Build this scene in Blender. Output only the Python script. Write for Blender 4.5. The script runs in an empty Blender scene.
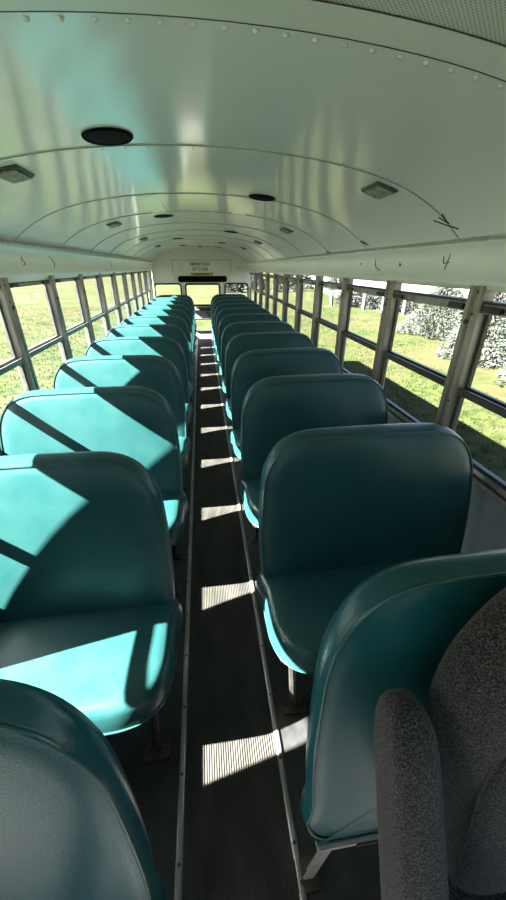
import bpy, bmesh, math, random
from mathutils import Vector, Matrix
random.seed(7)
S = bpy.context.scene
C = S.collection
H = 1.53                       # eye height above the bus floor
GZ = -0.85                     # lawn level below the bus floor
REAR = 8.72
WX = 1.09                      # window plane

# ------------------------------------------------------------------ materials
def mat(name, col, rough=0.5, metal=0.0, col2=None, nscale=8.0, bump=0.0, bscale=200.0, spec=0.5,
        ramp=(0.35, 0.65), detail=4.0, stretch=None, col3=None, sheen=0.0):
    m = bpy.data.materials.new(name); m.use_nodes = True
    nt = m.node_tree; N = nt.nodes; L = nt.links
    b = N['Principled BSDF']
    b.inputs['Base Color'].default_value = (*col, 1)
    b.inputs['Roughness'].default_value = rough
    b.inputs['Metallic'].default_value = metal
    b.inputs['Specular IOR Level'].default_value = spec
    if sheen: b.inputs['Sheen Weight'].default_value = sheen
    tc = N.new('ShaderNodeTexCoord'); src = tc.outputs['Object']
    if stretch:
        mp = N.new('ShaderNodeMapping'); mp.inputs['Scale'].default_value = stretch
        L.new(src, mp.inputs['Vector']); src = mp.outputs['Vector']
    if col2:
        n = N.new('ShaderNodeTexNoise'); n.inputs['Scale'].default_value = nscale; n.inputs['Detail'].default_value = detail
        L.new(src, n.inputs['Vector'])
        r = N.new('ShaderNodeValToRGB')
        r.color_ramp.elements[0].position = ramp[0]; r.color_ramp.elements[0].color = (*col, 1)
        r.color_ramp.elements[1].position = ramp[1]; r.color_ramp.elements[1].color = (*col2, 1)
        L.new(n.outputs['Fac'], r.inputs['Fac'])
        out = r.outputs['Color']
        if col3:
            n2 = N.new('ShaderNodeTexNoise'); n2.inputs['Scale'].default_value = nscale * 0.09; n2.inputs['Detail'].default_value = 3
            L.new(src, n2.inputs['Vector'])
            r2 = N.new('ShaderNodeValToRGB'); r2.color_ramp.elements[0].position = .42; r2.color_ramp.elements[1].position = .62
            L.new(n2.outputs['Fac'], r2.inputs['Fac'])
            mx = N.new('ShaderNodeMix'); mx.data_type = 'RGBA'
            L.new(r2.outputs['Color'], mx.inputs['Factor']); L.new(out, mx.inputs['A'])
            mx.inputs['B'].default_value = (*col3, 1); out = mx.outputs['Result']
        L.new(out, b.inputs['Base Color'])
    if bump:
        n3 = N.new('ShaderNodeTexNoise'); n3.inputs['Scale'].default_value = bscale; n3.inputs['Detail'].default_value = 2
        L.new(src, n3.inputs['Vector'])
        bp = N.new('ShaderNodeBump'); bp.inputs['Strength'].default_value = bump; bp.inputs['Distance'].default_value = 0.01
        L.new(n3.outputs['Fac'], bp.inputs['Height']); L.new(bp.outputs['Normal'], b.inputs['Normal'])
    return m

VINYL = mat('teal_vinyl', (0.0085, 0.0490, 0.0530), 0.34, col2=(0.0145, 0.0590, 0.0620), nscale=9, bump=0.06, bscale=260, spec=0.36)
VINYLF = mat('teal_vinyl_barrier', (0.0040, 0.0528, 0.0624), 0.30, col2=(0.0072, 0.0640, 0.0736), nscale=6, bump=0.07, bscale=230, spec=0.40)
PIPE = mat('teal_piping', (0.0076, 0.0527, 0.0544), 0.3, col2=(0.0170, 0.0765, 0.0765), nscale=40)
WHITE = mat('white_enamel', (0.80, 0.81, 0.78), 0.13, col2=(0.83, 0.84, 0.81), nscale=3, bump=0.10, bscale=3.5, spec=0.85)
WHITEW = mat('white_enamel_header', (0.70, 0.72, 0.66), 0.32, col2=(0.75, 0.77, 0.71), nscale=2.5, bump=0.02, bscale=30)
GREY = mat('grey_wall_panel', (0.135, 0.180, 0.215), 0.42, col2=(0.165, 0.210, 0.245), nscale=5, bump=0.03, bscale=60)
ALU = mat('aluminium', (0.42, 0.42, 0.40), 0.38, 0.75, col2=(0.56, 0.56, 0.54), nscale=30, bump=0.03, bscale=90, stretch=(1, 1, .2))
POSTM = mat('weathered_post_metal', (0.17, 0.155, 0.145), 0.42, 0.45, col2=(0.31, 0.285, 0.265), nscale=22, bump=0.04, bscale=90, stretch=(1, 1, .25))
SASHM = mat('grey_sash_metal', (0.075, 0.08, 0.08), 0.4, 0.4, col2=(0.13, 0.135, 0.13), nscale=24, bump=0.03, bscale=90)
DARKM = mat('dark_sash_rail', (0.035, 0.037, 0.04), 0.4, 0.3, col2=(0.06, 0.06, 0.06), nscale=20)
BLACK = mat('black_rubber', (0.012, 0.012, 0.013), 0.5, col2=(0.02, 0.02, 0.022), nscale=20, bump=.05, bscale=200)
FLOORM = mat('floor_rubber', (0.014, 0.015, 0.017), 0.42, spec=.35, col2=(0.034, 0.034, 0.035), nscale=12, ramp=(.45, .8), bump=0.05, bscale=120)
MATM = mat('ribbed_mat_rubber', (0.021, 0.021, 0.0205), 0.65, spec=.2, col2=(0.058, 0.054, 0.048), nscale=9, ramp=(.30, .80), bump=0.05, bscale=150, stretch=(1.5, .5, 1))
STRIPM = mat('worn_strip_metal', (0.1860, 0.1798, 0.1736), 0.4, 0.5, col2=(0.3100, 0.3038, 0.2852), nscale=12, bump=0.04, bscale=120, stretch=(1.8600, 0.4340, 0.6200))
RUST = mat('rusty_steel', (0.018, 0.016, 0.015), 0.6, 0.3, col2=(0.075, 0.038, 0.024), nscale=30, bump=.1, bscale=150)
STEEL = mat('black_steel_leg', (0.010, 0.010, 0.010), 0.5, 0.0, col2=(0.022, 0.020, 0.018), nscale=30)
FRAMEW = mat('pale_steel_frame', (0.22, 0.22, 0.21), 0.45, 0.4, col2=(0.32, 0.31, 0.29), nscale=20)
FABRIC = mat('grey_speckled_fabric', (0.0045, 0.0042, 0.0052), 0.9, col2=(0.085, 0.079, 0.082), nscale=300, ramp=(.42, .72), detail=3, bump=0.5, bscale=500, spec=.2, sheen=.15)
SPK = mat('black_speaker_mesh', (0.003, 0.003, 0.0035), 0.8, spec=.1, col2=(0.006, 0.006, 0.006), nscale=300, bump=.3, bscale=500)
LENS = mat('ribbed_light_lens', (0.30, 0.32, 0.28), 0.25, col2=(0.50, 0.52, 0.46), nscale=45, bump=.35, bscale=90)
LHOUS = mat('light_housing', (0.10, 0.11, 0.095), 0.4, .2, col2=(.15, .16, .14), nscale=40)
YEL = mat('yellow_sticker', (0.42, 0.34, 0.06), 0.5, col2=(0.5, 0.40, 0.09), nscale=30)
SIGN = mat('white_sign', (0.78, 0.79, 0.75), 0.35, col2=(0.82, 0.82, 0.79), nscale=10)
INK = mat('black_ink', (0.012, 0.014, 0.014), 0.5, col2=(0.02, 0.02, 0.02), nscale=20)
INKB = mat('brown_ink', (0.035, 0.028, 0.018), 0.5, col2=(0.12, 0.09, 0.05), nscale=60)
RED = mat('red_latch', (0.25, 0.03, 0.02), 0.4, col2=(0.3, 0.04, 0.03), nscale=20)
YELB = mat('bus_yellow_paint', (0.60, 0.30, 0.02), 0.35, col2=(0.65, 0.33, 0.03), nscale=4)
GRASS = mat('lawn', (0.0080, 0.0150, 0.0026), 0.9, col2=(0.0270, 0.0345, 0.0095), nscale=5.5, detail=14, ramp=(.38, .62), col3=(0.0304, 0.0277, 0.0119), bump=1.0, bscale=18, spec=.1)
BLADE = mat('grass_blade', (0.0145, 0.0205, 0.0046), 0.7, col2=(0.0370, 0.0383, 0.0139), nscale=3.0, spec=.15)
GRAVEL = mat('pale_gravel', (0.1350, 0.1305, 0.1215), 0.9, col2=(0.1710, 0.1665, 0.1557), nscale=3, spec=.1)
SPRUCE = mat('blue_spruce_needles', (0.0192, 0.0248, 0.0208), 0.6, col2=(0.0800, 0.0848, 0.0752), nscale=6, spec=.2)
DKLEAF = mat('dark_hedge_leaf', (0.0064, 0.0072, 0.0068), 0.6, col2=(0.0240, 0.0240, 0.0224), nscale=4, spec=.2)
BARK = mat('bark', (0.09, 0.07, 0.05), 0.9, col2=(0.15, 0.12, 0.09), nscale=20, bump=.4, bscale=60)
WOODP = mat('pale_fence_wood', (0.1040, 0.1000, 0.0880), 0.8, col2=(0.1280, 0.1240, 0.1120), nscale=10)

def pane_mat():
    m = bpy.data.materials.new('window_glass'); m.use_nodes = True
    nt = m.node_tree; N = nt.nodes; L = nt.links
    for n in list(N):
        if n.type != 'OUTPUT_MATERIAL': N.remove(n)
    t = N.new('ShaderNodeBsdfTransparent'); t.inputs['Color'].default_value = (0.97, 0.985, 0.97, 1)
    g = N.new('ShaderNodeBsdfGlossy'); g.inputs['Roughness'].default_value = 0.02
    lw = N.new('ShaderNodeLayerWeight'); lw.inputs['Blend'].default_value = .5
    pw = N.new('ShaderNodeMath'); pw.operation = 'POWER'; pw.inputs[1].default_value = 5; L.new(lw.outputs['Facing'], pw.inputs[0])
    f = N.new('ShaderNodeMath'); f.operation = 'MULTIPLY_ADD'; f.inputs[1].default_value = .35; f.inputs[2].default_value = .02; L.new(pw.outputs[0], f.inputs[0])
    mx = N.new('ShaderNodeMixShader'); L.new(f.outputs[0], mx.inputs[0]); L.new(t.outputs[0], mx.inputs[1]); L.new(g.outputs[0], mx.inputs[2])
    L.new(mx.outputs[0], N['Material Output'].inputs['Surface'])
    return m
GLASS = pane_mat()

def perf_mat():
    m = mat('perforated_ceiling', (0.64, 0.66, 0.60), 0.4, col2=(0.70, 0.72, 0.66), nscale=3)
    nt = m.node_tree; N = nt.nodes; L = nt.links
    tc = N.new('ShaderNodeTexCoord'); sp = N.new('ShaderNodeSeparateXYZ'); L.new(tc.outputs['Object'], sp.inputs[0])
    def sine(o):
        a = N.new('ShaderNodeMath'); a.operation = 'MULTIPLY'; a.inputs[1].default_value = 2 * math.pi / 0.0085; L.new(o, a.inputs[0])
        s = N.new('ShaderNodeMath'); s.operation = 'SINE'; L.new(a.outputs[0], s.inputs[0]); return s
    p = N.new('ShaderNodeMath'); p.operation = 'MULTIPLY'; L.new(sine(sp.outputs['X']).outputs[0], p.inputs[0]); L.new(sine(sp.outputs['Y']).outputs[0], p.inputs[1])
    r = N.new('ShaderNodeValToRGB'); r.color_ramp.elements[0].position = .42; r.color_ramp.elements[0].color = (1, 1, 1, 1)
    r.color_ramp.elements[1].position = .6; r.color_ramp.elements[1].color = (.35, .35, .35, 1); L.new(p.outputs[0], r.inputs[0])
    b = N['Principled BSDF']; src = b.inputs['Base Color'].links[0].from_socket
    mx = N.new('ShaderNodeMix'); mx.data_type = 'RGBA'; mx.blend_type = 'MULTIPLY'; mx.inputs['Factor'].default_value = 1
    L.new(src, mx.inputs['A']); L.new(r.outputs[0], mx.inputs['B']); L.new(mx.outputs['Result'], b.inputs['Base Color'])
    return m
PERF = perf_mat()

# ------------------------------------------------------------------ helpers
def link(name, bm, m, parent=None, smooth=True, angle=40):
    me = bpy.data.meshes.new(name)
    bmesh.ops.recalc_face_normals(bm, faces=bm.faces)
    bm.to_mesh(me); bm.free()
    o = bpy.data.objects.new(name, me); C.objects.link(o)
    for mm in (m if isinstance(m, (list, tuple)) else [m]): me.materials.append(mm)
    if smooth:
        me.polygons.foreach_set('use_smooth', [True] * len(me.polygons))
        try: me.set_sharp_from_angle(angle=math.radians(angle))
        except Exception: pass
    if parent: o.parent = parent
    return o
def tag(o, label=None, cat=None, group=None, kind=None):
    if label: o['label'] = label
    if cat: o['category'] = cat
    if group: o['group'] = group
    if kind: o['kind'] = kind
    return o
def empty(name, loc=(0, 0, 0)):
    o = bpy.data.objects.new(name, None); C.objects.link(o); o.location = loc; o.empty_display_size = .1
    return o
def copy_tree(o, parent=None):
    c = o.copy(); C.objects.link(c)
    if parent: c.parent = parent
    for ch in o.children: copy_tree(ch, c)
    return c
def box(bm, x0, x1, y0, y1, z0, z1, bev=0.0, m=None):
    r = bmesh.ops.create_cube(bm, size=1.0)
    vs = r['verts']
    for v in vs:
        v.co = Vector((x0 + (v.co.x + .5) * (x1 - x0), y0 + (v.co.y + .5) * (y1 - y0), z0 + (v.co.z + .5) * (z1 - z0)))
    if bev > 0:
        es = list({e for v in vs for e in v.link_edges})
        nv = bmesh.ops.bevel(bm, geom=es, offset=bev, segments=2, affect='EDGES', clamp_overlap=True)
        vs = nv['verts']
    if m is not None: bmesh.ops.transform(bm, matrix=m, verts=vs)
def tube(bm, pts, r, n=8, closed=False, cap=True):
    pts = [Vector(p) for p in pts]; rings = []
    up0 = None
    for i, p in enumerate(pts):
        a = pts[i - 1] if (i > 0 or closed) else p
        b = pts[(i + 1) % len(pts)] if (i < len(pts) - 1 or closed) else p
        d = (b - a).normalized()
        if up0 is None:
            up0 = Vector((0, 0, 1)) if abs(d.z) < .9 else Vector((1, 0, 0))
        s = d.cross(up0).normalized(); u = s.cross(d).normalized(); up0 = u
        rr = r[i] if isinstance(r, (list, tuple)) else r
        rings.append([bm.verts.new(p + (s * math.cos(t) + u * math.sin(t)) * rr) for t in [2 * math.pi * k / n for k in range(n)]])
    for i in range(len(rings) - (0 if closed else 1)):
        A, B = rings[i], rings[(i + 1) % len(rings)]
        for k in range(n): bm.faces.new((A[k], A[(k + 1) % n], B[(k + 1) % n], B[k]))
    if cap and not closed:
        bm.faces.new(rings[0][::-1]); bm.faces.new(rings[-1])
def loft(bm, rings, cap=True):
    R = [[bm.verts.new(p) for p in r] for r in rings]
    n = len(R[0])
    for A, B in zip(R, R[1:]):
        for k in range(n): bm.faces.new((A[k], A[(k + 1) % n], B[(k + 1) % n], B[k]))
    if cap: bm.faces.new(R[0][::-1]); bm.faces.new(R[-1])
def sweep_y(bm, prof, y0, y1, close=True):
    loft(bm, [[(x, y0, z) for x, z in prof], [(x, y1, z) for x, z in prof]])
def spline(P, n):
    out = []
    m = len(P)
    for i in range(m):
        p0, p1, p2, p3 = P[i - 1], P[i], P[(i + 1) % m], P[(i + 2) % m]
        for k in range(n):
            t = k / n
            out.append(tuple(.5 * ((2 * b) + (-a + c) * t + (2 * a - 5 * b + 4 * c - d) * t * t + (-a + 3 * b - 3 * c + d) * t ** 3) for a, b, c, d in zip(p0, p1, p2, p3)))
    return out
def pillow(bm, outline, prof, fn):
    """outline: list of (a,b); prof: list of (scale, depth) from front centre to back centre; fn maps (a,b,depth) to a point"""
    ca = sum(p[0] for p in outline) / len(outline); cb = sum(p[1] for p in outline) / len(outline)
    rings = []
    for s, d in prof:
        if s == 0: rings.append([bm.verts.new(fn(ca, cb, d))])
        else: rings.append([bm.verts.new(fn(ca + (a - ca) * s, cb + (b - cb) * s, d)) for a, b in outline])
    n = len(outline)
    for A, B in zip(rings, rings[1:]):
        for k in range(n):
            k2 = (k + 1) % n
            if len(A) == 1: bm.faces.new((A[0], B[k2], B[k]))
            elif len(B) == 1: bm.faces.new((A[k], A[k2], B[0]))
            else: bm.faces.new((A[k], A[k2], B[k2], B[k]))
    return ca, cb
def disc_bolt(bm, x, y, z, r=.006, h=.004, axis='z', n=8):
    m = Matrix.Translation((x, y, z))
    if axis == 'x': m = m @ Matrix.Rotation(math.pi / 2, 4, 'Y')
    if axis == 'y': m = m @ Matrix.Rotation(math.pi / 2, 4, 'X')
    bmesh.ops.create_cone(bm, cap_ends=True, segments=n, radius1=r, radius2=r * .6, depth=h, matrix=m)

# ------------------------------------------------------------------ setting: floor
bm = bmesh.new(); box(bm, -1.13, 1.13, -1.6, REAR + .05, -.06, 0.0)
tag(link('floor', bm, FLOORM, smooth=False), kind='structure')
# ribbed aisle runner
bm = bmesh.new()
prof = []; x = -.156; n = 38; w = .318 / n
for i in range(n):
    a = x + i * w
    prof += [(a, .0045), (a + w * .18, .0085), (a + w * .62, .0085), (a + w * .80, .0045)]
prof = [(x, .0004)] + prof + [(x + .318, .0045), (x + .318, .0004)]
ys = [-1.2, REAR - .04]
loft(bm, [[(px, yy, pz) for px, pz in prof] for yy in ys])
tag(link('aisle_runner', bm, MATM, smooth=False), 'black ribbed rubber runner down the middle of the bus aisle', 'floor mat')
for k, xc in enumerate((-.166, .172)):
    bm = bmesh.new()
    sweep_y(bm, [(xc - .011, .0005), (xc - .009, .008), (xc - .004, .0105), (xc + .004, .0105), (xc + .009, .008), (xc + .011, .0005)], -1.2, REAR - .04)
    t = tag(link('trim_%d' % (k + 1), bm, STRIPM, smooth=False), kind='structure')
    bm = bmesh.new(); y = -.05
    while y < REAR - .1:
        disc_bolt(bm, xc, y, .0115, .0055, .003); y += .205
    link('screws', bm, STEEL, t)

# ------------------------------------------------------------------ setting: ceiling
def cz(x):
    x = abs(x); return 1.893 - .13 * x * x - .085 * x ** 6
XJ = 1.07
def zj(y): return -.0065 * (y - 1.2)            # slight fall of the roof rail toward the rear
def ceil_pt(x, y, d=0.0):
    return Vector((x, y, cz(x) - d + zj(y) * (abs(x) / XJ) ** 3))
NX = 48
xs = [-XJ + 2 * XJ * i / NX for i in range(NX + 1)]
xs = [math.copysign(XJ * math.sin(abs(i) / (NX / 2) * math.pi / 2), i) for i in range(-NX // 2, NX // 2 + 1)]
SEAMS = [.836, 1.54, 2.43, 3.16, 3.95, 4.70, 5.45, 6.2, 6.95, 7.7]
def ceiling_part(bm, y0, y1, d0, d1, ny):
    g = []
    for j in range(ny + 1):
        y = y0 + (y1 - y0) * j / ny; d = d0 + (d1 - d0) * j / ny
        g.append([bm.verts.new(ceil_pt(x, y, d)) for x in xs])
    for a, b in zip(g, g[1:]):
        for i in range(NX): bm.faces.new((a[i], a[i + 1], b[i + 1], b[i]))
    return g
bm = bmesh.new()
prev = None
edges = SEAMS + [REAR]
for a, b in zip(edges, edges[1:]):
    g = ceiling_part(bm, a, b + .012 if b < REAR else b, .005, .0005, 6)
    # rolled lip of the overlapping sheet
    lo = [bm.verts.new(ceil_pt(x, a, -.002)) for x in xs]
    for i in range(NX): bm.faces.new((lo[i], lo[i + 1], g[0][i + 1], g[0][i]))
# roof skin above (outside of the bus)
def skin_pt(x, y):
    xx = x * 1.13 / XJ
    return Vector((xx, y, cz(x) + .10 - .06 * (abs(x) / XJ) ** 4))
top = [[bm.verts.new(skin_pt(x, y)) for x in xs] for y in (-1.62, REAR + .06)]
for i in range(NX): bm.faces.new((top[0][i], top[0][i + 1], top[1][i + 1], top[1][i]))
ceil = tag(link('ceiling', bm, WHITE, angle=30), kind='structure')
# perforated front section
bm = bmesh.new(); ceiling_part(bm, -1.6, .76, 0.004, 0.004, 6)
link('perforated_panel', bm, PERF, ceil)
bm = bmesh.new(); ceiling_part(bm, .757, .8325, .007, .007, 1)
link('seam_strap', bm, WHITEW, ceil)
bm = bmesh.new(); ceiling_part(bm, .832, .8365, .0005, .0005, 1)
tube(bm, [ceil_pt(x, .834, .004) for x in xs], .0036, 6); link('seam_gap', bm, BLACK, ceil)
# rivets along every seam
bm = bmesh.new()
for si, y in enumerate(SEAMS):
    s = 0; xx = -1.0
    step = .053 if si == 0 else .075
    while xx < 1.03:
        r = .0065 if si == 0 else .0045
        nx = xx
        p = ceil_pt(nx, y + .018, .006)
        sl = math.atan2(-(cz(nx + .01) - cz(nx - .01)), .02)
        m = Matrix.Translation(p) @ Matrix.Rotation(sl, 4, 'Y') @ Matrix.Diagonal((1, 1, .5, 1))
        bmesh.ops.create_uvsphere(bm, u_segments=8, v_segments=4, radius=r, matrix=m)
        xx += step * math.cos(sl)
link('rivets', bm, WHITE, ceil)
bm = bmesh.new()
for y in SEAMS[1:]: tube(bm, [ceil_pt(x, y - .001, .0032) for x in xs], .0013, 5)
link('seam_line', bm, ALU, ceil)
# flat straps running lengthwise between two bows
for xc in (-.27, .31):
    bm = bmesh.new()
    for a, b in ((2.445, 3.15),):
        g = [[bm.verts.new(ceil_pt(xc + dx, y, .005)) for dx in (-.055, -.05, .05, .055)] for y in (a, (a + b) / 2, b)]
        for r0, r1 in zip(g, g[1:]):
            for i in range(3): bm.faces.new((r0[i], r0[i + 1], r1[i + 1], r1[i]))
        for side in (-.055, .055):
            q = [[bm.verts.new(ceil_pt(xc + side, y, d)) for y in (a, b)] for d in (.001, .005)]
            bm.faces.new((q[0][0], q[0][1], q[1][1], q[1][0]))
    link('strap', bm, WHITE, ceil)

# ------------------------------------------------------------------ setting: side walls
SILL = .770
OPEN_TOP = 1.445
SL = -.957                     # the left wall stands slightly closer to the aisle
def header_profile(s):
    z = 1.617 if s > 0 else 1.638
    return [(s * 1.072, z + .012), (s * 1.040, z + .004), (s * 1.036, z - .008), (s * 1.046, z - .016), (s * 1.060, z - .030), (s * 1.066, z - .075),
            (s * 1.062, z - .112), (s * 1.046, z - .126), (s * 1.036, z - .140), (s * 1.040, z - .152), (s * 1.056, z - .154), (s * 1.072, z - .150),
            (s * 1.076, OPEN_TOP + .004), (s * 1.085, OPEN_TOP), (s * 1.13, OPEN_TOP), (s * 1.13, z + .10), (s * 1.10, z + .10)]
def sill_z(s): return .770 if s > 0 else .735
def build_wall(side, s, y0, openings):
    lift = .0 if s > 0 else .021
    SILL = sill_z(s)
    bm = bmesh.new()
    lower = [(s * 1.098, 0.0), (s * 1.094, .30), (s * 1.090, SILL - .02), (s * 1.13, SILL - .03), (s * 1.15, .3), (s * 1.15, -.50), (s * 1.11, -.50)]
    for a, b in openings:
        sweep_y(bm, lower, a, b)
    w = tag(link('wall_' + side, bm, GREY, smooth=False), kind='structure')
    # header, following the slight fall of the roof rail
    bm = bmesh.new()
    P = header_profile(s); rings = []
    for y in (y0, 1.2, 4.0, REAR + .03):
        rings.append([(px, y, pz + (zj(max(y, 1.2)) if pz > OPEN_TOP + .01 else 0) * .9) for px, pz in P])
    loft(bm, rings); link('header', bm, WHITEW, w, angle=50)
    bm = bmesh.new()
    sweep_y(bm, [(s * 1.038, 1.6195 + lift), (s * 1.033, 1.623 + lift), (s * 1.036, 1.629 + lift), (s * 1.085, 1.650 + lift), (s * 1.09, 1.63 + lift)], y0, REAR)
    o = link('joint_bead', bm, ALU, w); o.location.z = -.008
    # sill
    for a, b in openings[-1:]:
        bm = bmesh.new()
        sweep_y(bm, [(s * 1.083, SILL - .045), (s * 1.078, SILL - .040), (s * 1.078, SILL - .022), (s * 1.09, SILL - .020), (s * 1.09, SILL - .045)], a, b)
        link('sill_bead', bm, ALU, w)
        bm = bmesh.new(); sweep_y(bm, [(s * 1.082, SILL - .02), (s * 1.082, SILL - .006), (s * 1.12, SILL - .002), (s * 1.12, SILL - .02)], a, b)
        link('sill_seal', bm, BLACK, w)
        bm = bmesh.new(); sweep_y(bm, [(s * 1.076, SILL - .008), (s * 1.072, SILL), (s * 1.078, SILL + .014), (s * 1.12, SILL + .020), (s * 1.12, SILL - .003)], a, b)
        link('sill_cap', bm, POSTM, w)
    # panel joints, rivets and round plugs on the lower wall
    bm = bmesh.new(); y = max(y0, .45)
    while y < REAR - .2:
        for k in range(5): disc_bolt(bm, s * (1.096 - .006 * k / 5), y, .10 + k * .13, .007, .006, 'x')
        y += .70
    link('rivets', bm, GREY, w)
    bm = bmesh.new(); y = .84
    while y < REAR - .2:
        disc_bolt(bm, s * 1.0905, y, .60, .034, .006, 'x', 20); y += .70
    link('round_plug', bm, GREY, w)
    return w
WL = build_wall('left', SL, -.06, [(-1.6, -1.04), (-.06, REAR)])
WR = build_wall('right', 1, -1.6, [(-1.6, REAR)])

def post(n, s, y, wd=.082):
    """a riveted two-leaf window post"""
    SILL = sill_z(s)
    bm = bmesh.new()
    z0, z1 = SILL - .004, 1.475
    h = wd / 2
    gap = .004
    for a, b in ((y - h, y - gap), (y + gap, y + h)):
        prof = [(s * 1.120, a), (s * 1.072, a), (s * 1.062, a + .007), (s * 1.062, b - .007), (s * 1.072, b), (s * 1.120, b)]
        loft(bm, [[(px, py, z) for px, py in prof] for z in (z0, z1)])
    t = tag(link('trim_%d' % n, bm, POSTM, smooth=False), kind='structure')
    bm = bmesh.new(); box(bm, min(s * 1.075, s * 1.115), max(s * 1.075, s * 1.115), y - gap, y + gap, z0, z1); link('groove', bm, BLACK, t, smooth=False)
    bm = bmesh.new()
    for z in (.80, 1.0, 1.36, 1.44):
        disc_bolt(bm, s * 1.061, y - h * .5, z, .006, .004, 'x')
    disc_bolt(bm, s * 1.060, y + .002, 1.33, .011, .008, 'x', 10)
    link('screws', bm, STEEL, t)
    return t

def zmid(y): return 1.058 + .010 * (min(max(y, 1.2), 5.2) - 1.2)
def window(n, s, a, b, left=False, zm=None):
    n_thin = zm is not None
    """split sash school bus window between y=a and y=b"""
    SILL = sill_z(s)
    w = tag(empty('window_%d' % n, (s * WX, (a + b) / 2, SILL)), kind='structure')
    ox, oy, oz = w.location
    zm = zm or zmid((a + b) / 2)
    def put(name, m, boxes, bev=.0015):
        bm = bmesh.new()
        for (x0, x1, y0, y1, z0, z1) in boxes:
            xa, xb = sorted((s * x0, s * x1))
            box(bm, xa - ox, xb - ox, y0 - oy, y1 - oy, z0 - oz, z1 - oz, bev)
        return link(name, bm, m, w, smooth=False)
    top = 1.449 if left else 1.405
    ts = top - (.0265 if left else .0405)
    thin = .5 if n_thin else 1.0
    put('lower_sash', SASHM if left else DARKM, [(1.083, 1.103, a, a + .016, SILL + .012, zm), (1.083, 1.103, b - .016, b, SILL + .012, zm),
        (1.083, 1.103, a + .016, b - .016, SILL + .012, SILL + .03), (1.080, 1.103, a + .016, b - .016, zm - .020 * thin, zm)])
    put('upper_sash', SASHM if left else DARKM, [(1.104, 1.122, a, a + .014, zm - .02, ts), (1.104, 1.122, b - .014, b, zm - .02, ts), (1.104, 1.122, a + .014, b - .014, zm - .02 * thin + .006 * (1 - thin), zm + .012),
        ])
    put('top_rail', POSTM, [(1.082, 1.124, a, b, top - (.026 if left else .040), top - .006)])
    put('top_seal', BLACK, [(1.078, 1.118, a, b, top - .006, top + .004)])
    put('mid_rail', SASHM if left else DARKM, [(1.070, 1.083, a, b, zm - .022 * thin, zm + (.006 * thin if left else .010))], .003)
    lz = (top - .024, top - .004) if left else (top - .034, top - .012)
    put('latch', BLACK, [(1.066, 1.082, a + .012, a + .115, *lz), (1.066, 1.082, b - .115, b - .012, *lz)], .004)
    put('lower_pane', GLASS, [(1.092, 1.095, a + .014, b - .014, SILL + .028, zm - .018 * thin)], 0)
    put('upper_pane', GLASS, [(1.112, 1.115, a + .012, b - .012, zm + .010, ts + .001)], 0)
    return w
tn, wn = 3, 1
# right side
RP = [1.375 + .71 * k for k in range(-4, 11)]
RP = [y for y in RP if y < REAR - .25]
for y in RP:
    post(tn, 1, y); tn += 1
for a, b in zip(RP, RP[1:] + [REAR - .04]):
    window(wn, 1, a + .042, b - .042); wn += 1
# left side
LP = [.77, 1.41, 2.19] + [2.86 + .67 * k for k in range(0, 9)]
LP = [y for y in LP if y < 8.0]
for y in LP:
    post(tn, SL, y, .076); tn += 1
for a, b in zip(LP, LP[1:] + [7.97]):
    window(wn, SL, a + .040, b - .040, True); wn += 1
# left front: pillar behind the entry door, short window, wide pillar
def pillar(n, y0, y1):
    bm = bmesh.new(); box(bm, -1.10, -1.02, y0, y1, .715, 1.60, .004)
    return tag(link('trim_%d' % n, bm, WHITEW, smooth=False), kind='structure')
pillar(tn, -.06, .32); tn += 1
pillar(tn, .655, .735); tn += 1
pillar(tn, 7.932, 8.455); tn += 1  # added blocker over the last window bay, keeps sun off the rear aisle floor
pillar(tn, 8.57, REAR - .005); tn += 1  # added blocker at the rear corner, keeps sun off the rear wall
fw_ = window(wn, SL, .32, .655, True, 1.10)
# the little black catch hanging from the mid rail on the right
# (an emergency catch under the mid rail of the fourth window)

# handwritten marks on the header
def marks(parent, name, s, y, z, strokes, r=.0022, m=INK):
    bm = bmesh.new()
    for st in strokes:
        tube(bm, [(s * (1.0625 - .010 * abs(dz)), y + dy, z + dz) for dy, dz in st], r, 5)
    return link(name, bm, m, parent)
k = .055
marks(WR, 'ink_mark', 1, 1.60, 1.548, [[(.026, .022), (.020, -.008), (-.022, -.004)], [(-.020, .034), (.002, -.034)]], .0022)
marks(WR, 'ink_mark', 1, 1.995, 1.535, [[(.008, .012), (.01, -.006), (-.006, -.004), (-.004, .004), (.006, .003)]], .002)
marks(WR, 'ink_mark', 1, 2.27, 1.545, [[(.03, .035), (.035, .005), (.02, -.02), (-.05, -.04)], [(-.01, -.042), (-.02, -.03)]], .0022, INKB)
marks(WR, 'ink_mark', 1, 2.52, 1.545, [[(0, 0), (.004, -.006)]], .004)
marks(WR, 'ink_mark', 1, 2.55, 1.590, [[(.01, .004), (-.012, -.004)]], .003)
marks(WL, 'ink_mark', SL, 2.47, 1.555, [[(-.012, .025), (-.010, 0), (.014, -.002), (.010, -.018), (-.012, -.02)]], .0022)
marks(WL, 'ink_mark', SL, 2.93, 1.545, [[(-.05, .045), (.0, .03), (.03, 0), (.015, -.025), (-.05, -.045), (-.06, -.06)], [(-.045, -.06), (-.02, -.062)]], .0024, INKB)
marks(WL, 'ink_mark', SL, 4.75, 1.535, [[(-.02, .04), (.03, 0), (-.04, -.04)]], .003, INKB)
def scrib(name, strokes, r=.003):
    bm = bmesh.new()
    for st in strokes: tube(bm, [ceil_pt(x, y, .006) for x, y in st], r, 5)
    return link(name, bm, INK, ceil)
scrib('ink_mark', [[(.965, 1.60), (1.0, 1.535), (1.015, 1.50)], [(.955, 1.555), (.99, 1.53)], [(.945, 1.52), (.985, 1.535)]], .0022)
scrib('ink_mark', [[(1.0, 2.42), (1.03, 2.36)], [(1.0, 2.40), (1.02, 2.37)]], .0025)
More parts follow.
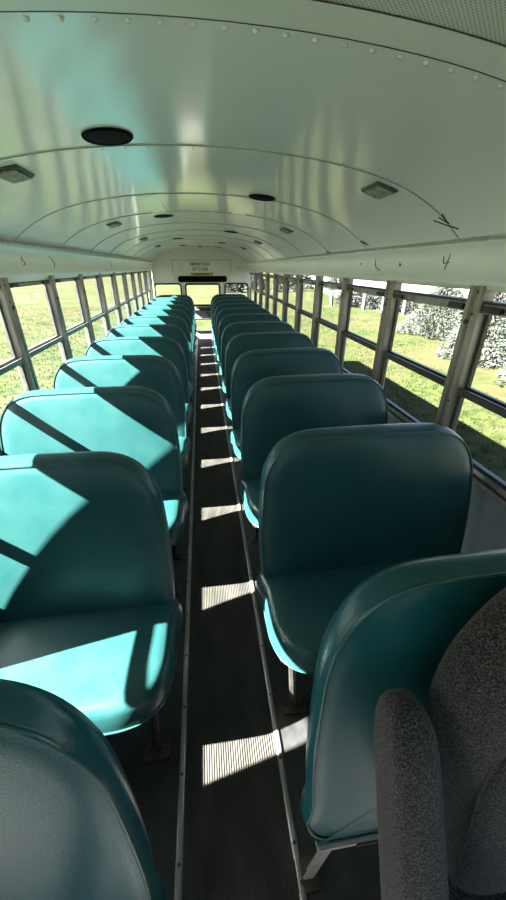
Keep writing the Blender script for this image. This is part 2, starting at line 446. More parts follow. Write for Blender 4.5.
scrib('ink_mark', [[(1.03, 3.18), (1.045, 3.12)]], .005)

# ------------------------------------------------------------------ setting: rear wall and emergency door
DC = .03
def rounded_rect(x0, x1, z0, z1, r, n=6):
    pts = []
    for cx, cz_, a0 in ((x1 - r, z1 - r, 0), (x0 + r, z1 - r, 90), (x0 + r, z0 + r, 180), (x1 - r, z0 + r, 270)):
        for i in range(n + 1):
            a = math.radians(a0 + 90 * i / n); pts.append((cx + r * math.cos(a), cz_ + r * math.sin(a)))
    return pts
def plate_with_holes(bm, outer, holes, y0, y1):
    """flat plate in the xz plane with holes"""
    loops = []
    for P in [outer] + holes:
        vs = [bm.verts.new((x, y0, z)) for x, z in P]
        for i in range(len(vs)): loops.append(bm.edges.new((vs[i], vs[(i + 1) % len(vs)])))
    r = bmesh.ops.triangle_fill(bm, use_beauty=True, use_dissolve=False, edges=loops)
    fs = [f for f in r['geom'] if isinstance(f, bmesh.types.BMFace)]
    e = bmesh.ops.extrude_face_region(bm, geom=fs)
    bmesh.ops.translate(bm, vec=(0, y1 - y0, 0), verts=[v for v in e['geom'] if isinstance(v, bmesh.types.BMVert)])
outer = [(-1.13, -.3), (1.13, -.3), (1.13, 1.60)] + [(x, cz(x) + .03 + zj(REAR) * (abs(x) / XJ) ** 3) for x in reversed(xs)] + [(-1.13, 1.60)]
LWIN = rounded_rect(-1.02, -.45, .78, 1.18, .06)
RWIN = rounded_rect(.53, 1.05, .78, 1.18, .06)
DOOR = rounded_rect(-.40, .46, .02, 1.22, .03, 3)
bm = bmesh.new(); plate_with_holes(bm, outer, [LWIN, RWIN, DOOR], REAR, REAR + .04)
rw = tag(link('wall_rear', bm, WHITE, smooth=False), kind='structure')
bm = bmesh.new()
for P in ([(-.60, 1.39), (-.60, 1.644), (.675, 1.644), (.675, 1.40)],):
    for a, b in zip(P, P[1:]): tube(bm, [(a[0], REAR - .001, a[1]), (b[0], REAR - .001, b[1])], .004, 5)
for xx in (-.42, .52, .85):
    disc_bolt(bm, xx, REAR - .002, 1.50, .012, .006, 'y')
link('panel_seam', bm, LHOUS, rw)
bm = bmesh.new(); plate_with_holes(bm, [(-1.07, .66), (-.50, .66), (-.50, .72), (-1.07, .72)], [], REAR - .012, REAR); link('lower_ledge', bm, GREY, rw, smooth=False)
for n_, P in ((wn, LWIN), (wn + 1, RWIN)):
    e = tag(empty('window_%d' % n_, (sum(p[0] for p in P) / len(P), REAR + .02, .98)), kind='structure')
    bm = bmesh.new(); tube(bm, [(x - e.location.x, -.024, z - e.location.z) for x, z in P], .017, 8, closed=True); link('rubber_seal', bm, BLACK, e)
    bm = bmesh.new(); plate_with_holes(bm, [(x - e.location.x, z - e.location.z) for x, z in P], [], -.002, .002); link('pane', bm, GLASS, e, smooth=False)
wn += 2
d = tag(empty('door_1', (DC, REAR + .015, .02)), kind='structure')
def dl(P): return [(x - DC, z - .02) for x, z in P]
UW = rounded_rect(-.345, .405, .735, 1.172, .05)
LW = rounded_rect(-.20, .26, .17, .437, .03)
bm = bmesh.new(); plate_with_holes(bm, dl(rounded_rect(-.395, .455, .025, 1.215, .03, 3)), [dl(UW), dl(LW)], -.012, .018); link('door_leaf', bm, WHITE, d, smooth=False)
for P, nm in ((UW, 'upper'), (LW, 'lower')):
    bm = bmesh.new(); tube(bm, [(x, -.012, z) for x, z in dl(P)], .019, 8, closed=True); link(nm + '_seal', bm, BLACK, d)
    bm = bmesh.new(); plate_with_holes(bm, dl(P), [], 0, .004); link(nm + '_pane', bm, GLASS, d, smooth=False)
bm = bmesh.new(); box(bm, -.30, .30, -.06, -.015, .60, .67, .01); link('latch_cover', bm, LHOUS, d)
bm = bmesh.new(); tube(bm, [(.05, -.02, .56), (.05, -.07, .56), (.22, -.08, .52), (.30, -.08, .50)], .012); link('door_handle', bm, STEEL, d)
bm = bmesh.new(); box(bm, -.10, .20, -.03, -.013, .46, .50, .004); link('step_ledge', bm, BLACK, d)
bm = bmesh.new(); disc_bolt(bm, -.09, -.014, .50, .012, .006, 'y'); link('screw', bm, STEEL, d)
# head pad over the door
t = tag(empty('head_pad', (.04, REAR - .05, 1.275)), 'long black head bumper pad above the rear emergency door', 'pad')
bm = bmesh.new(); box(bm, -.535, .535, -.035, .02, -.062, .062, .022); link('cushion_pad', bm, SPK, t)
bm = bmesh.new(); box(bm, -.50, .50, .018, .048, -.05, .05, .004); link('backing_plate', bm, STEEL, t)
# emergency sign and yellow sticker
def text_mesh(body, size, name):
    c = bpy.data.curves.new(name, 'FONT'); c.body = body; c.size = size; c.align_x = 'CENTER'; c.align_y = 'CENTER'; c.extrude = .001; c.offset = .0015
    o = bpy.data.objects.new(name, c); C.objects.link(o)
    dg = bpy.context.evaluated_depsgraph_get(); me = bpy.data.meshes.new_from_object(o.evaluated_get(dg))
    bpy.data.objects.remove(o); o = bpy.data.objects.new(name, me); C.objects.link(o); me.materials.clear()
    return o
t = tag(empty('door_sign', (.0, REAR - .004, 1.51)), 'white lettered sign with two lines of black capitals above the rear door', 'sign')
bm = bmesh.new(); box(bm, -.36, .36, -.003, .003, -.105, .115, .001); link('sign_plate', bm, SIGN, t, smooth=False)
for body, z, sz in (('EMERGENCY DOOR', .055, .075), ('LIFT TO OPEN', -.045, .085)):
    o = text_mesh(body, sz, 'lettering'); o.data.materials.append(INK); o.parent = t; o.rotation_euler = (math.pi / 2, 0, 0); o.location = (0, -.0035, z)
    o.scale = (.62, 1.1, 1)
t = tag(empty('yellow_sticker', (.035, REAR - .005, 1.370)), 'small yellow sticker strip between the white sign and black head pad', 'sticker')
bm = bmesh.new(); box(bm, -.24, .24, -.002, .002, -.026, .030, .0008); link('strip', bm, YEL, t, smooth=False)
o = text_mesh('EMERGENCY EXIT', .05, 'lettering'); o.data.materials.append(INK); o.parent = t; o.rotation_euler = (math.pi / 2, 0, 0); o.location = (0, -.0025, 0); o.scale = (.75, .7, 1)

# ------------------------------------------------------------------ setting: front end behind the camera
bm = bmesh.new(); plate_with_holes(bm, outer, [rounded_rect(-1.0, 1.0, .86, 1.52, .08)], -1.64, -1.60)
fw = tag(link('wall_front', bm, GREY, smooth=False), kind='structure')
bm = bmesh.new(); plate_with_holes(bm, rounded_rect(-1.0, 1.0, .86, 1.52, .08), [], -1.622, -1.618); link('windshield', bm, GLASS, fw, smooth=False)
bm = bmesh.new(); box(bm, -.02, .02, -1.63, -1.60, .86, 1.52, .004); link('centre_bar', bm, BLACK, fw)
d2 = tag(empty('door_2', (-1.07, -.55, -.3)), kind='structure')
for a, b in ((-.49, -.005), (.005, .49)):
    bm = bmesh.new()
    box(bm, -.018, .018, a, a + .05, 0, 1.74, .003); box(bm, -.018, .018, b - .05, b, 0, 1.74, .003)
    box(bm, -.018, .018, a + .05, b - .05, 0, .10, .003); box(bm, -.018, .018, a + .05, b - .05, 1.68, 1.74, .003); box(bm, -.018, .018, a + .05, b - .05, .78, .84, .003)
    lf = link('door_leaf', bm, BLACK, d2, smooth=False)
    bm = bmesh.new(); box(bm, -.002, .002, a + .045, b - .045, .09, 1.69); link('pane', bm, GLASS, lf, smooth=False)
bm = bmesh.new(); box(bm, -1.13, -1.03, -1.04, -.06, 1.445, 1.72, .003)
link('door_header', bm, WHITEW, WL, smooth=False)
bm = bmesh.new(); box(bm, -1.13, -1.05, -1.60, -1.04, .70, 1.70, .003)
link('front_corner', bm, WHITEW, WL, smooth=False)

# ------------------------------------------------------------------ benches
HWZ = [(.385, .415), (.50, .424), (.62, .427), (.74, .422), (.84, .412), (.90, .392), (.945, .362), (.975, .322), (.992, .275), (.999, .22)]
def back_outline(cx, top=1.0, bottom=.385, hw=1.0, HWZ=HWZ):
    sc = (top - bottom) / (.999 - .385)
    R = [(cx + w * hw, bottom + (z - .385) * sc) for z, w in HWZ]
    Lf = [(cx - w * hw, bottom + (z - .385) * sc) for z, w in HWZ]
    topm = [(cx + .11 * hw, top + .002), (cx, top + .003), (cx - .11 * hw, top + .002)]
    botm = [(cx - .40 * hw, bottom - .012), (cx - .2 * hw, bottom - .014), (cx, bottom - .014), (cx + .2 * hw, bottom - .014), (cx + .40 * hw, bottom - .012)]
    return spline(R + topm + Lf[::-1] + botm, 3)
def backrest_profile(th, bulge):
    f = -th / 2
    return [(0, f - bulge), (.2, f - bulge * .97), (.4, f - bulge * .87), (.6, f - bulge * .68), (.76, f - bulge * .46), (.88, f - bulge * .26), (.945, f - bulge * .10),
            (.975, f + .004), (.985, f + .0035), (.992, f + .009), (1.0, f + .022), (1.003, 0), (1.0, -f - .022), (.985, -f - .007), (.955, -f), (.80, -f + bulge * .3), (.5, -f + bulge * .5), (0, -f + bulge * .5)]
def seam_loop(outline, sc):
    ca = sum(p[0] for p in outline) / len(outline); cb = sum(p[1] for p in outline) / len(outline)
    return [(ca + (a - ca) * sc, cb + (b - cb) * sc) for a, b in outline]
TILT = .18
CX = .590
def make_bench(s):
    root = empty('bench_seat', (0, 0, 0))            # root y = top of the backrest
    cx = s * CX
    OL = back_outline(cx)
    def fn(a, b, dpt): return (a, dpt - TILT * (1.0 - b), b + TILT * dpt * .5)
    bm = bmesh.new(); pillow(bm, OL, backrest_profile(.078, .018), fn)
    bk = link('backrest', bm, VINYL, root, angle=60)
    bm = bmesh.new(); tube(bm, [fn(a, b, -.0375) for a, b in seam_loop(OL, .984)], .0030, 5, closed=True)
    link('piping', bm, PIPE, bk)
    # cushion in plan: x across, y (front negative)
    xa, xw = s * .164, s * 1.010          # aisle and wall edges
    yb, yf = -.085, -.480
    P = [(xa, yb), (xa, -.20), (xa, -.28), (xa + s * .004, -.345), (xa + s * .024, -.410), (xa + s * .068, -.456), (xa + s * .13, yf + .004),
         (cx - s * .2, yf), (cx, yf), (cx + s * .2, yf), (xw - s * .10, yf + .002), (xw - s * .03, yf + .02), (xw, yf + .07), (xw, -.30), (xw, -.18), (xw, yb),
         (cx + s * .2, yb + .005), (cx, yb + .005), (cx - s * .2, yb + .005)]
    OC = spline(P, 4)
    prof = [(0, .474), (.25, .474), (.5, .473), (.7, .472), (.84, .469), (.93, .463), (.972, .452), (.992, .432), (1.0, .402), (.998, .372), (.985, .356), (.96, .350), (.6, .350), (0, .350)]
    bm = bmesh.new(); pillow(bm, OC, prof, lambda a, b, dpt: (a, b, dpt - .03 * (b + .535) - .004 * math.sin(a * 31) * max(0, 1 - abs(dpt - .43) / .05)))
    cu = link('cushion', bm, VINYL, root, angle=60)
    bm = bmesh.new(); tube(bm, [(a, b, .365 - .03 * (b + .535)) for a, b in seam_loop(OC, 1.001)], .003, 5, closed=True); link('piping', bm, PIPE, cu)
    # steel frame
    bm = bmesh.new()
    tube(bm, [(s * .20, -.11, .335), (s * .20, -.41, .345)], .013)
    tube(bm, [(s * .20, -.41, .345), (s * 1.01, -.41, .345)], .013)
    tube(bm, [(s * .20, -.11, .335), (s * 1.01, -.11, .335)], .013)
    tube(bm, [(s * .20, -.11, .335), (s * .215, -.075, .55), (s * .25, -.035, .80)], .010)
    tube(bm, [(s * .99, -.11, .335), (s * .985, -.075, .55), (s * .96, -.035, .80)], .010)
    link('seat_frame', bm, STEEL, root)
    for yy, sp in ((-.37, -.01), (-.16, .03)):
        bm = bmesh.new()
        xx = s * .235
        tube(bm, [(xx, yy, .335), (xx + s * .012, yy + sp * .5, .16), (xx + s * .02, yy + sp, .012)], .0135)
        lg = link('leg', bm, STEEL, root)
        bm = bmesh.new(); box(bm, min(xx - s * .025, xx + s * .065), max(xx - s * .025, xx + s * .065), yy + sp - .035, yy + sp + .035, .0005, .008, .002)
        disc_bolt(bm, xx + s * .045, yy + sp, .010, .008, .006); disc_bolt(bm, xx - s * .008, yy + sp, .010, .008, .006)
        link('foot_plate', bm, RUST, lg)
    bm = bmesh.new(); wo = s * (1.046 if s < 0 else 1.0935); box(bm, min(s * 1.005, wo), max(s * 1.005, wo), -.46, -.06, .325, .35, .003); link('wall_bracket', bm, STEEL, root)
    return root
ORD = ['first', 'second', 'third', 'fourth', 'fifth', 'sixth', 'seventh', 'eighth', 'ninth', 'tenth', 'last']
def rows(s, y0, pitch, n, side, extra):
    proto = make_bench(s)
    for i in range(n):
        o = proto if i == 0 else copy_tree(proto)
        o.location = (0, y0 + pitch * i, 0)
        o['category'] = 'bus seat'; o['group'] = 'teal benches on the %s of the aisle' % side
        if i == 0: lab = 'teal vinyl bench on the %s of the aisle, first one behind the padded barrier' % side
        elif i == n - 1: lab = 'teal vinyl bench on the %s of the aisle, last one before the rear wall' % side
        else: lab = 'teal vinyl bench on the %s of the aisle, %s one behind the padded barrier' % (side, ORD[i])
        o['label'] = lab
rows(-1, 1.030, .702, 11, 'left', '')
rows(1, 1.108, .702, 11, 'right', '')

# ------------------------------------------------------------------ padded barriers
def barrier(s, yt, tilt, top, bottom, cx, hw, label, first=(.375, .412, .434)):
    root = tag(empty('padded_barrier', (0, yt, 0)), label, 'barrier', 'padded barriers ahead of the front benches')
    OL = back_outline(cx, top, bottom, hw, [(.385, first[0]), (.405, first[1]), (.45, first[2])] + HWZ[1:])
    def fn(a, b, dpt): return (a, dpt - tilt * (top - b), b + tilt * dpt * .5)
    bm = bmesh.new(); pillow(bm, OL, backrest_profile(.064, .012), fn)
    bk = link('pad', bm, VINYLF, root, angle=60)
    bm = bmesh.new(); tube(bm, [fn(a, b, -.0305) for a, b in seam_loop(OL, .984)], .0034, 6, closed=True); link('piping', bm, PIPE, bk)
    e = cx - s * hw * .40; w = cx + s * hw * .42
    yb = -tilt * (top - bottom)
    bm = bmesh.new(); box(bm, min(e, w), max(e, w), yb - .042, yb - .012, bottom - .030, bottom - .008, .003); link('bottom_rail', bm, FRAMEW, root)
    bm = bmesh.new(); box(bm, min(e + s * .10, w), max(e + s * .10, w), yb - .046, yb + .02, bottom - .022, bottom - .012, .002); link('bottom_plate', bm, STEEL, root)
    for xx, sp, m in ((e + s * .045, -.055, FRAMEW), (w - s * .06, .05, FRAMEW)):
        bm = bmesh.new()
        pts = [(xx, yb - .02, bottom - .02), (xx + s * sp, yb - .035, .006)]
        a = Vector(pts[0]); b = Vector(pts[1])
        loft(bm, [[(p.x - .014, p.y - .008, p.z), (p.x + .014, p.y - .008, p.z), (p.x + .014, p.y - .003, p.z), (p.x + .005, p.y - .003, p.z), (p.x + .005, p.y + .012, p.z), (p.x, p.y + .012, p.z), (p.x, p.y - .003, p.z), (p.x - .014, p.y - .003, p.z)] for p in (a, b)])
        lg = link('leg', bm, m, root, smooth=False)
        bm = bmesh.new(); box(bm, b.x - .035, b.x + .035, b.y - .03, b.y + .035, .0005, .009, .002); disc_bolt(bm, b.x + .02, b.y + .015, .011, .008, .006); disc_bolt(bm, b.x - .018, b.y - .012, .011, .008, .006)
        link('foot_plate', bm, RUST, lg)
    return root
barrier(1, .435, .135, 1.028, .235, .628, 1.06, 'teal padded barrier on the right behind the grey driver seat')
barrier(-1, .312, .068, 1.032, .125, -.615, 1.03, 'teal padded barrier at lower left with glossy pale sheen', (.433, .434, .434))

# ------------------------------------------------------------------ driver seat
root = tag(empty('driver_seat', (.62, .20, 0)), 'grey speckled fabric driver seat at the lower right with raised armrest', 'driver seat')
def add(name, bm, m, par=root, **kw):
    bmesh.ops.translate(bm, vec=(-.62, -.20, 0), verts=bm.verts)
    return link(name, bm, m, par, **kw)
DH = [(.42, .19), (.52, .225), (.62, .250), (.735, .268), (.836, .272), (.90, .262), (.946, .246), (1.0, .212), (1.05, .165), (1.09, .10)]
cxd = .632
OL = spline([(cxd + w, z) for z, w in DH] + [(cxd, 1.115)] + [(cxd - w, z) for z, w in DH[::-1]] + [(cxd - .08, .40), (cxd + .08, .40)], 4)
def fd(a, b, dpt): return (a, .292 + .19 * (b - .9) + dpt, b)
prof = [(0, -.075), (.3, -.074), (.5, -.070), (.66, -.062), (.78, -.054), (.87, -.040), (.94, -.020), (.985, .0), (1.0, .02), (.985, .032), (.95, .040), (.6, .045), (0, .046)]
bm = bmesh.new(); pillow(bm, OL, prof, fd)
bk = add('backrest', bm, FABRIC, angle=60)
# raised lumbar panel with its seam
PL = spline([(cxd - .205, .44), (cxd - .215, .60), (cxd - .21, .74), (cxd - .185, .83), (cxd - .12, .885), (cxd, .90), (cxd + .12, .885), (cxd + .185, .83), (cxd + .21, .74), (cxd + .215, .60), (cxd + .205, .44), (cxd, .43)], 4)
bm = bmesh.new(); pillow(bm, PL, [(0, -.090), (.4, -.089), (.7, -.084), (.88, -.074), (.96, -.064), (1.0, -.050), (1.0, -.02), (0, -.02)], fd)
add('lumbar_panel', bm, FABRIC, bk, angle=70)
bm = bmesh.new(); tube(bm, [fd(a, b, -.056) for a, b in PL], .0028, 5, closed=True); add('seam', bm, FABRIC, bk)
# raised armrest
bm = bmesh.new(); rings = []
dirv = Vector((0, -.45, -.893)); nrm = Vector((0, -.893, .45)); xv = Vector((1, 0, 0))
for tt, hx, hn in ((-.078, .006, .008), (-.075, .016, .020), (-.066, .026, .031), (-.050, .034, .041), (-.025, .040, .048), (.01, .0425, .052), (.10, .0435, .054), (.22, .0445, .055), (.38, .045, .055), (.44, .044, .053), (.452, .030, .040), (.455, .01, .012)):
    c = Vector((.297, .262, .815)) + dirv * tt
    rr = []
    for k in range(24):
        a = 2 * math.pi * k / 24; ca, sa = math.cos(a), math.sin(a)
        rr.append(c + xv * hx * math.copysign(abs(ca) ** .55, ca) + nrm * hn * math.copysign(abs(sa) ** .55, sa))
    rings.append(rr)
loft(bm, rings); add('armrest', bm, FABRIC, angle=70)
# cushion, pedestal
OC = spline([(.38, .20), (.37, .05), (.37, -.10), (.39, -.22), (.46, -.27), (.62, -.28), (.78, -.27), (.86, -.22), (.88, -.10), (.88, .05), (.87, .20), (.62, .23)], 4)
bm = bmesh.new(); pillow(bm, OC, [(0, .47), (.5, .47), (.8, .465), (.93, .45), (.99, .42), (1, .39), (.97, .36), (.9, .35), (0, .35)], lambda a, b, dpt: (a, b, dpt))
add('seat_cushion', bm, FABRIC)
bm = bmesh.new(); box(bm, .47, .77, -.17, .13, .03, .351, .02); box(bm, .43, .81, -.21, .17, .0005, .032, .005); add('pedestal', bm, BLACK)

# ------------------------------------------------------------------ ceiling speakers and dome lights
def slope(x): return math.atan2(-(cz(x + .01) - cz(x - .01)), .02)
def make_speaker():
    root = empty('ceiling_speaker')
    bm = bmesh.new(); m = Matrix.Rotation(math.pi, 4, 'X')
    R = [(.076, .0), (.075, .004), (.071, .007), (.065, .006), (.062, .004)]
    n = 40
    loft(bm, [[(r * math.cos(2 * math.pi * k / n), r * math.sin(2 * math.pi * k / n), -z) for k in range(n)] for r, z in R], cap=False)
    link('bezel', bm, SPK, root)
    bm = bmesh.new(); R = [(.064, .004), (.052, .0055), (.034, .0065), (.015, .007)]
    loft(bm, [[(r * math.cos(2 * math.pi * k / n), r * math.sin(2 * math.pi * k / n), -z) for k in range(n)] for r, z in R])
    link('grille', bm, SPK, root)
    return root
spots = [(-.255, 1.44), (.369, 2.37), (-.26, 3.36), (.371, 4.62), (-.285, 5.9), (.385, 6.7), (-.29, 7.75), (.39, 8.1)]
names = ['large in view, nearest the front on the left', 'right of centre, second back from the front', 'left of centre, third back from the front', 'right of centre, fourth back from the front',
         'left of centre, fifth back from the front', 'right of centre, sixth back from the front', 'far back left, next to last before the rear wall', 'far back right, last before the rear wall']
proto = make_speaker()
for i, (x, y) in enumerate(spots):
    o = proto if i == 0 else copy_tree(proto)
    o.location = ceil_pt(x, y, .003); o.rotation_euler = (0, slope(x), 0)
    tag(o, 'round black ceiling speaker, ' + names[i], 'speaker', 'round ceiling speakers')
o = proto = empty('ceiling_sensor', ceil_pt(.03, 8.3, .003)); tag(o, 'tiny black dome on the ceiling centreline near the rear wall', 'dome')
bm = bmesh.new(); bmesh.ops.create_uvsphere(bm, u_segments=16, v_segments=8, radius=.04, matrix=Matrix.Diagonal((1, 1, .5, 1))); link('dome', bm, BLACK, o)
bm = bmesh.new(); bmesh.ops.create_cone(bm, cap_ends=True, segments=20, radius1=.05, radius2=.05, depth=.008); link('collar', bm, BLACK, o)
def make_light():
    root = empty('dome_light')
    bm = bmesh.new(); box(bm, -.048, .048, -.080, .080, -.011, .006, .005); link('housing', bm, LHOUS, root)
    bm = bmesh.new(); box(bm, -.038, .038, -.069, .069, -.016, -.010, .003)
    for k in range(9): box(bm, -.036, .036, -.064 + k * .0145, -.058 + k * .0145, -.0185, -.015, .001)
    link('lens', bm, LENS, root, smooth=False)
    bm = bmesh.new()
    for yy in (-.079, .079): disc_bolt(bm, 0, yy * .95, -.012, .005, .004)
    link('screws', bm, ALU, root)
    return root
proto = make_light()
LS = [(-.645, 1.675), (.735, 1.655), (-.65, 3.38), (.74, 3.40), (-.65, 5.05), (.74, 5.05), (-.65, 6.7), (.74, 6.7)]
nm = ['front one', 'front one', 'second one back', 'second one back', 'third one back', 'third one back', 'last one back', 'last one back']
for i, (x, y) in enumerate(LS):
    o = proto if i == 0 else copy_tree(proto)
    o.location = ceil_pt(x, y, .004); o.rotation_euler = (0, slope(x), 0)
    tag(o, 'rectangular unlit dome light with ribbed lens on the %s curve of ceiling, %s' % ('left' if x < 0 else 'right', nm[i]), 'ceiling light', 'dome lights along the ceiling')

# ------------------------------------------------------------------ outside
def lawn_z(x, y): return GZ + .05 * math.sin(x * .35 + 1) * math.sin(y * .28) * min(1, max(0, (abs(x) - 3) / 4))
bm = bmesh.new()
gx = [-160, -110, -80, -55, -38, -28, -20] + [-16 + i for i in range(33)] + [20, 28, 38, 55, 80, 110, 160]
gy = [-60, -40, -25, -15] + [-10 + 1.5 * i for i in range(34)] + [48, 60, 80, 110, 150, 220]
g = [[bm.verts.new((x, y, lawn_z(x, y))) for x in gx] for y in gy]
for a, b in zip(g, g[1:]):
    for i in range(len(gx) - 1): bm.faces.new((a[i], a[i + 1], b[i + 1], b[i]))
tag(link('lawn', bm, GRASS), kind='structure')
# short grass blades close to the bus
bm = bmesh.new()
rnd = random.Random(3)
def blade(x, y, h):
    a = rnd.random() * 6.283; w = .008 + .006 * rnd.random(); lx, ly = rnd.uniform(-.03, .03), rnd.uniform(-.03, .03)
    z = lawn_z(x, y) - .005
    p = [bm.verts.new((x - w * math.cos(a), y - w * math.sin(a), z)), bm.verts.new((x + w * math.cos(a), y + w * math.sin(a), z)), bm.verts.new((x + lx, y + ly, z + h))]
    bm.faces.new(p)
BUSH = [(7.6, 6.4), (7.9, 9.2), (9.0, 13.1)]
for sd in (1, -1):
    for i in range(42000):
        x = 2.2 + 20 * rnd.random() ** 2.2; y = .5 + 26 * rnd.random() ** 1.4
        if sd > 0 and (min(math.hypot(x - bx, y - by) for bx, by in BUSH) < 1.75 or x > 7.9 + max(0, 14 - y) * .2): continue
        if x > 3.2 + y * 1.2: continue
        blade(sd * x, y, rnd.uniform(.03, .075))
tag(link('grass', bm, BLADE, smooth=False), 'short green and straw coloured grass beside the bus', 'grass', kind='stuff')
# pale gravel road beyond the fence
bm = bmesh.new()
P = [(14.2, -20), (14.0, 12), (10.9, 24.5), (12.5, 40), (16, 70), (40, 140), (90, 140), (60, 40), (48, 0), (48, -20)]
bm.faces.new([bm.verts.new((x, y, GZ + .10)) for x, y in P])
e = bmesh.ops.extrude_face_region(bm, geom=list(bm.faces)); bmesh.ops.translate(bm, vec=(0, 0, -.2), verts=[v for v in e['geom'] if isinstance(v, bmesh.types.BMVert)])
tag(link('gravel_road', bm, GRAVEL, smooth=False), kind='structure')

def shrub(name, x, y, rx, rz, n, m, label, cat, group, seed, blades=3, L=.105, trunk=True):
    rr = random.Random(seed)
    z0 = lawn_z(x, y)
    root = tag(empty(name, (x, y, z0)), label, cat, group)
    bm = bmesh.new()
    for i in range(n):
        # cone-ish crown
        t = rr.random() ** 1.3; a = rr.random() * 6.283
        lim = rx * (1 - t) ** .75 * (.82 + .18 * math.sin(a * 5 + t * 9)) + .08
        rad = lim * (.45 + .55 * rr.random() ** .5)
        c = Vector((rad * math.cos(a), rad * math.sin(a), .08 + t * rz))
        out = Vector((math.cos(a), math.sin(a), rr.uniform(-.35, .45))).normalized()
        for k in range(blades):
            d = (out + Vector((rr.uniform(-.8, .8), rr.uniform(-.8, .8), rr.uniform(-.6, .6)))).normalized() * L * rr.uniform(.6, 1.3)
            sd = d.cross(Vector((rr.uniform(-1, 1), rr.uniform(-1, 1), rr.uniform(-1, 1)))).normalized() * L * .17
            bm.faces.new((bm.verts.new(c - sd), bm.verts.new(c + sd), bm.verts.new(c + d)))
    link('foliage', bm, m, root, smooth=False)
    bm = bmesh.new(); tube(bm, [(0, 0, -.02), (.01, 0, rz * .5), (0, 0, rz * .9)], [.06, .04, .012], 8); link('stem', bm, BARK, root)
    return root
gp = 'pale blue spruces on the lawn'
shrub('spruce_bush', 7.6, 6.4, 1.2, 1.70, 7000, SPRUCE, 'low pale blue spruce seen through the nearest right window', 'shrub', gp, 1)
shrub('spruce_bush', 7.9, 9.2, 1.2, 1.80, 7000, SPRUCE, 'low pale blue spruce seen behind the second right window post', 'shrub', gp, 2)
shrub('spruce_bush', 9.0, 13.1, 1.5, 1.75, 8000, SPRUCE, 'low pale blue spruce beside the fence, farthest of the three near bushes', 'shrub', gp, 3)
places = [(3.2, 39, 1.1, 2.5), (5.9, 43, 1.3, 2.9), (8.6, 39, 1.2, 2.6), (11.6, 44, 1.4, 3.0), (14.4, 40, 1.2, 2.7)]
wh = ['leftmost of the row', 'second from left', 'middle one of the row', 'second from right', 'rightmost of the row']
for i, (x, y, rx, rz) in enumerate(places):
    shrub('spruce_tree', x, y, rx, rz, 1500, SPRUCE, 'distant pale spruce beyond the rear right corner of the bus, ' + wh[i], 'tree', 'distant spruces behind the bus', 20 + i, 2, .34)
# fence with pale posts and a dark hedge behind
A = Vector((8.6, 24.5, 0)); B = Vector((11.9, 16.3, 0)); dv = (B - A); nP = 7
wh = ['farthest away', 'second from far end', 'third from far end', 'middle of the row', 'third from near end', 'second from near end', 'nearest the spruces']
for i in range(nP):
    p = A + dv * (i / (nP - 1)); z = lawn_z(p.x, p.y)
    bm = bmesh.new(); box(bm, -.085, .085, -.085, .085, -.1, .88, .012)
    bmesh.ops.create_cone(bm, cap_ends=True, segments=4, radius1=.118, radius2=.02, depth=.05, matrix=Matrix.Translation((0, 0, .905)) @ Matrix.Rotation(math.pi / 4, 4, 'Z'))
    o = link('fence_post', bm, WOODP, smooth=False); o.location = (p.x, p.y, z); o.rotation_euler.z = .38
    tag(o, 'pale square fence post in front of the dark hedge, ' + wh[i], 'fence post', 'pale fence posts by the hedge')
hd = tag(empty('hedge', (0, 0, 0)), 'dark grey leafless hedge running behind the pale fence posts', 'hedge')
bm = bmesh.new(); rr = random.Random(9)
off = Vector((.95, .38, 0))
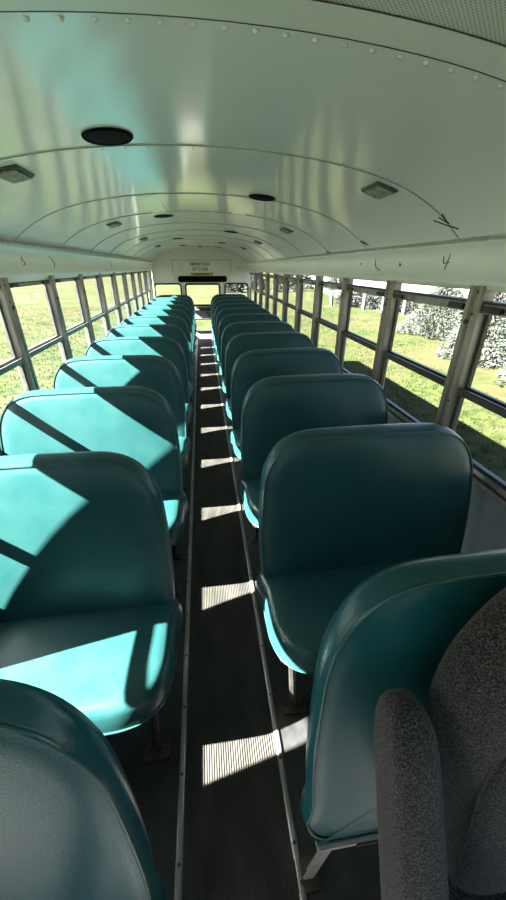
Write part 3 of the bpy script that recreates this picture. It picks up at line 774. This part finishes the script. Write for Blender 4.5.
for i in range(9000):
    t = rr.uniform(-.03, 1.05); p = A + dv * t + off + Vector((rr.uniform(-.35, .35), rr.uniform(-.35, .35), 0))
    z = GZ + rr.random() * .82
    dd = Vector((rr.uniform(-1, 1), rr.uniform(-1, 1), rr.uniform(-.3, 1))).normalized() * .16
    sd = dd.cross(Vector((rr.uniform(-1, 1), rr.uniform(-1, 1), .3))).normalized() * .045
    c = Vector((p.x, p.y, z)); bm.faces.new((bm.verts.new(c - sd), bm.verts.new(c + sd), bm.verts.new(c + dd)))
link('foliage', bm, DKLEAF, hd, smooth=False)
bm = bmesh.new()
for i in range(16):
    p = A + dv * (i / 15) + off; tube(bm, [(p.x, p.y, GZ - .05), (p.x + rr.uniform(-.1, .1), p.y, GZ + .6)], .03, 6)
link('stems', bm, BARK, hd)

# ------------------------------------------------------------------ light, sky, camera
sun_to = Vector((-1.0, -.20, .80)).normalized()
l = bpy.data.lights.new('sun', 'SUN'); l.energy = 150.0; l.angle = math.radians(.55); l.color = (1.0, .95, .86)
so = bpy.data.objects.new('sun', l); C.objects.link(so); so.rotation_euler = sun_to.to_track_quat('Z', 'Y').to_euler(); so.location = (-20, -5, 20)
w = bpy.data.worlds.new('World'); S.world = w; w.use_nodes = True
nt = w.node_tree; bg = nt.nodes['Background']
sk = nt.nodes.new('ShaderNodeTexSky'); sk.sky_type = 'NISHITA'; sk.sun_disc = False
sk.sun_elevation = math.asin(sun_to.z); sk.sun_rotation = math.atan2(sun_to.x, sun_to.y); sk.air_density = 1.0; sk.dust_density = 1.5; sk.ozone_density = 1.2
nt.links.new(sk.outputs[0], bg.inputs[0]); bg.inputs[1].default_value = .45

cam = bpy.data.cameras.new('camera'); co = bpy.data.objects.new('camera', cam); C.objects.link(co)
F = 350.0
cam.sensor_fit = 'VERTICAL'; cam.sensor_height = 36.0; cam.lens = F / 900 * 36.0; cam.clip_start = .02; cam.clip_end = 500
Yc = Vector(((200 - 253) / F, -(266 - 450) / F, -1.0)).normalized()       # bus axis in camera coordinates
Zc = Vector((1, 0, 0)).cross(Yc).normalized()
if Zc.y < 0: Zc = -Zc
Xc = Yc.cross(Zc)
R = Matrix((Xc, Yc, Zc))                                                    # camera -> world
co.matrix_world = Matrix.Translation((0, 0, H)) @ R.to_4x4()
S.camera = co
S.view_settings.view_transform = 'Standard'; S.view_settings.look = 'None'; S.view_settings.gamma = 1.0; S.view_settings.exposure = 0.17
S.view_settings.use_curve_mapping = False
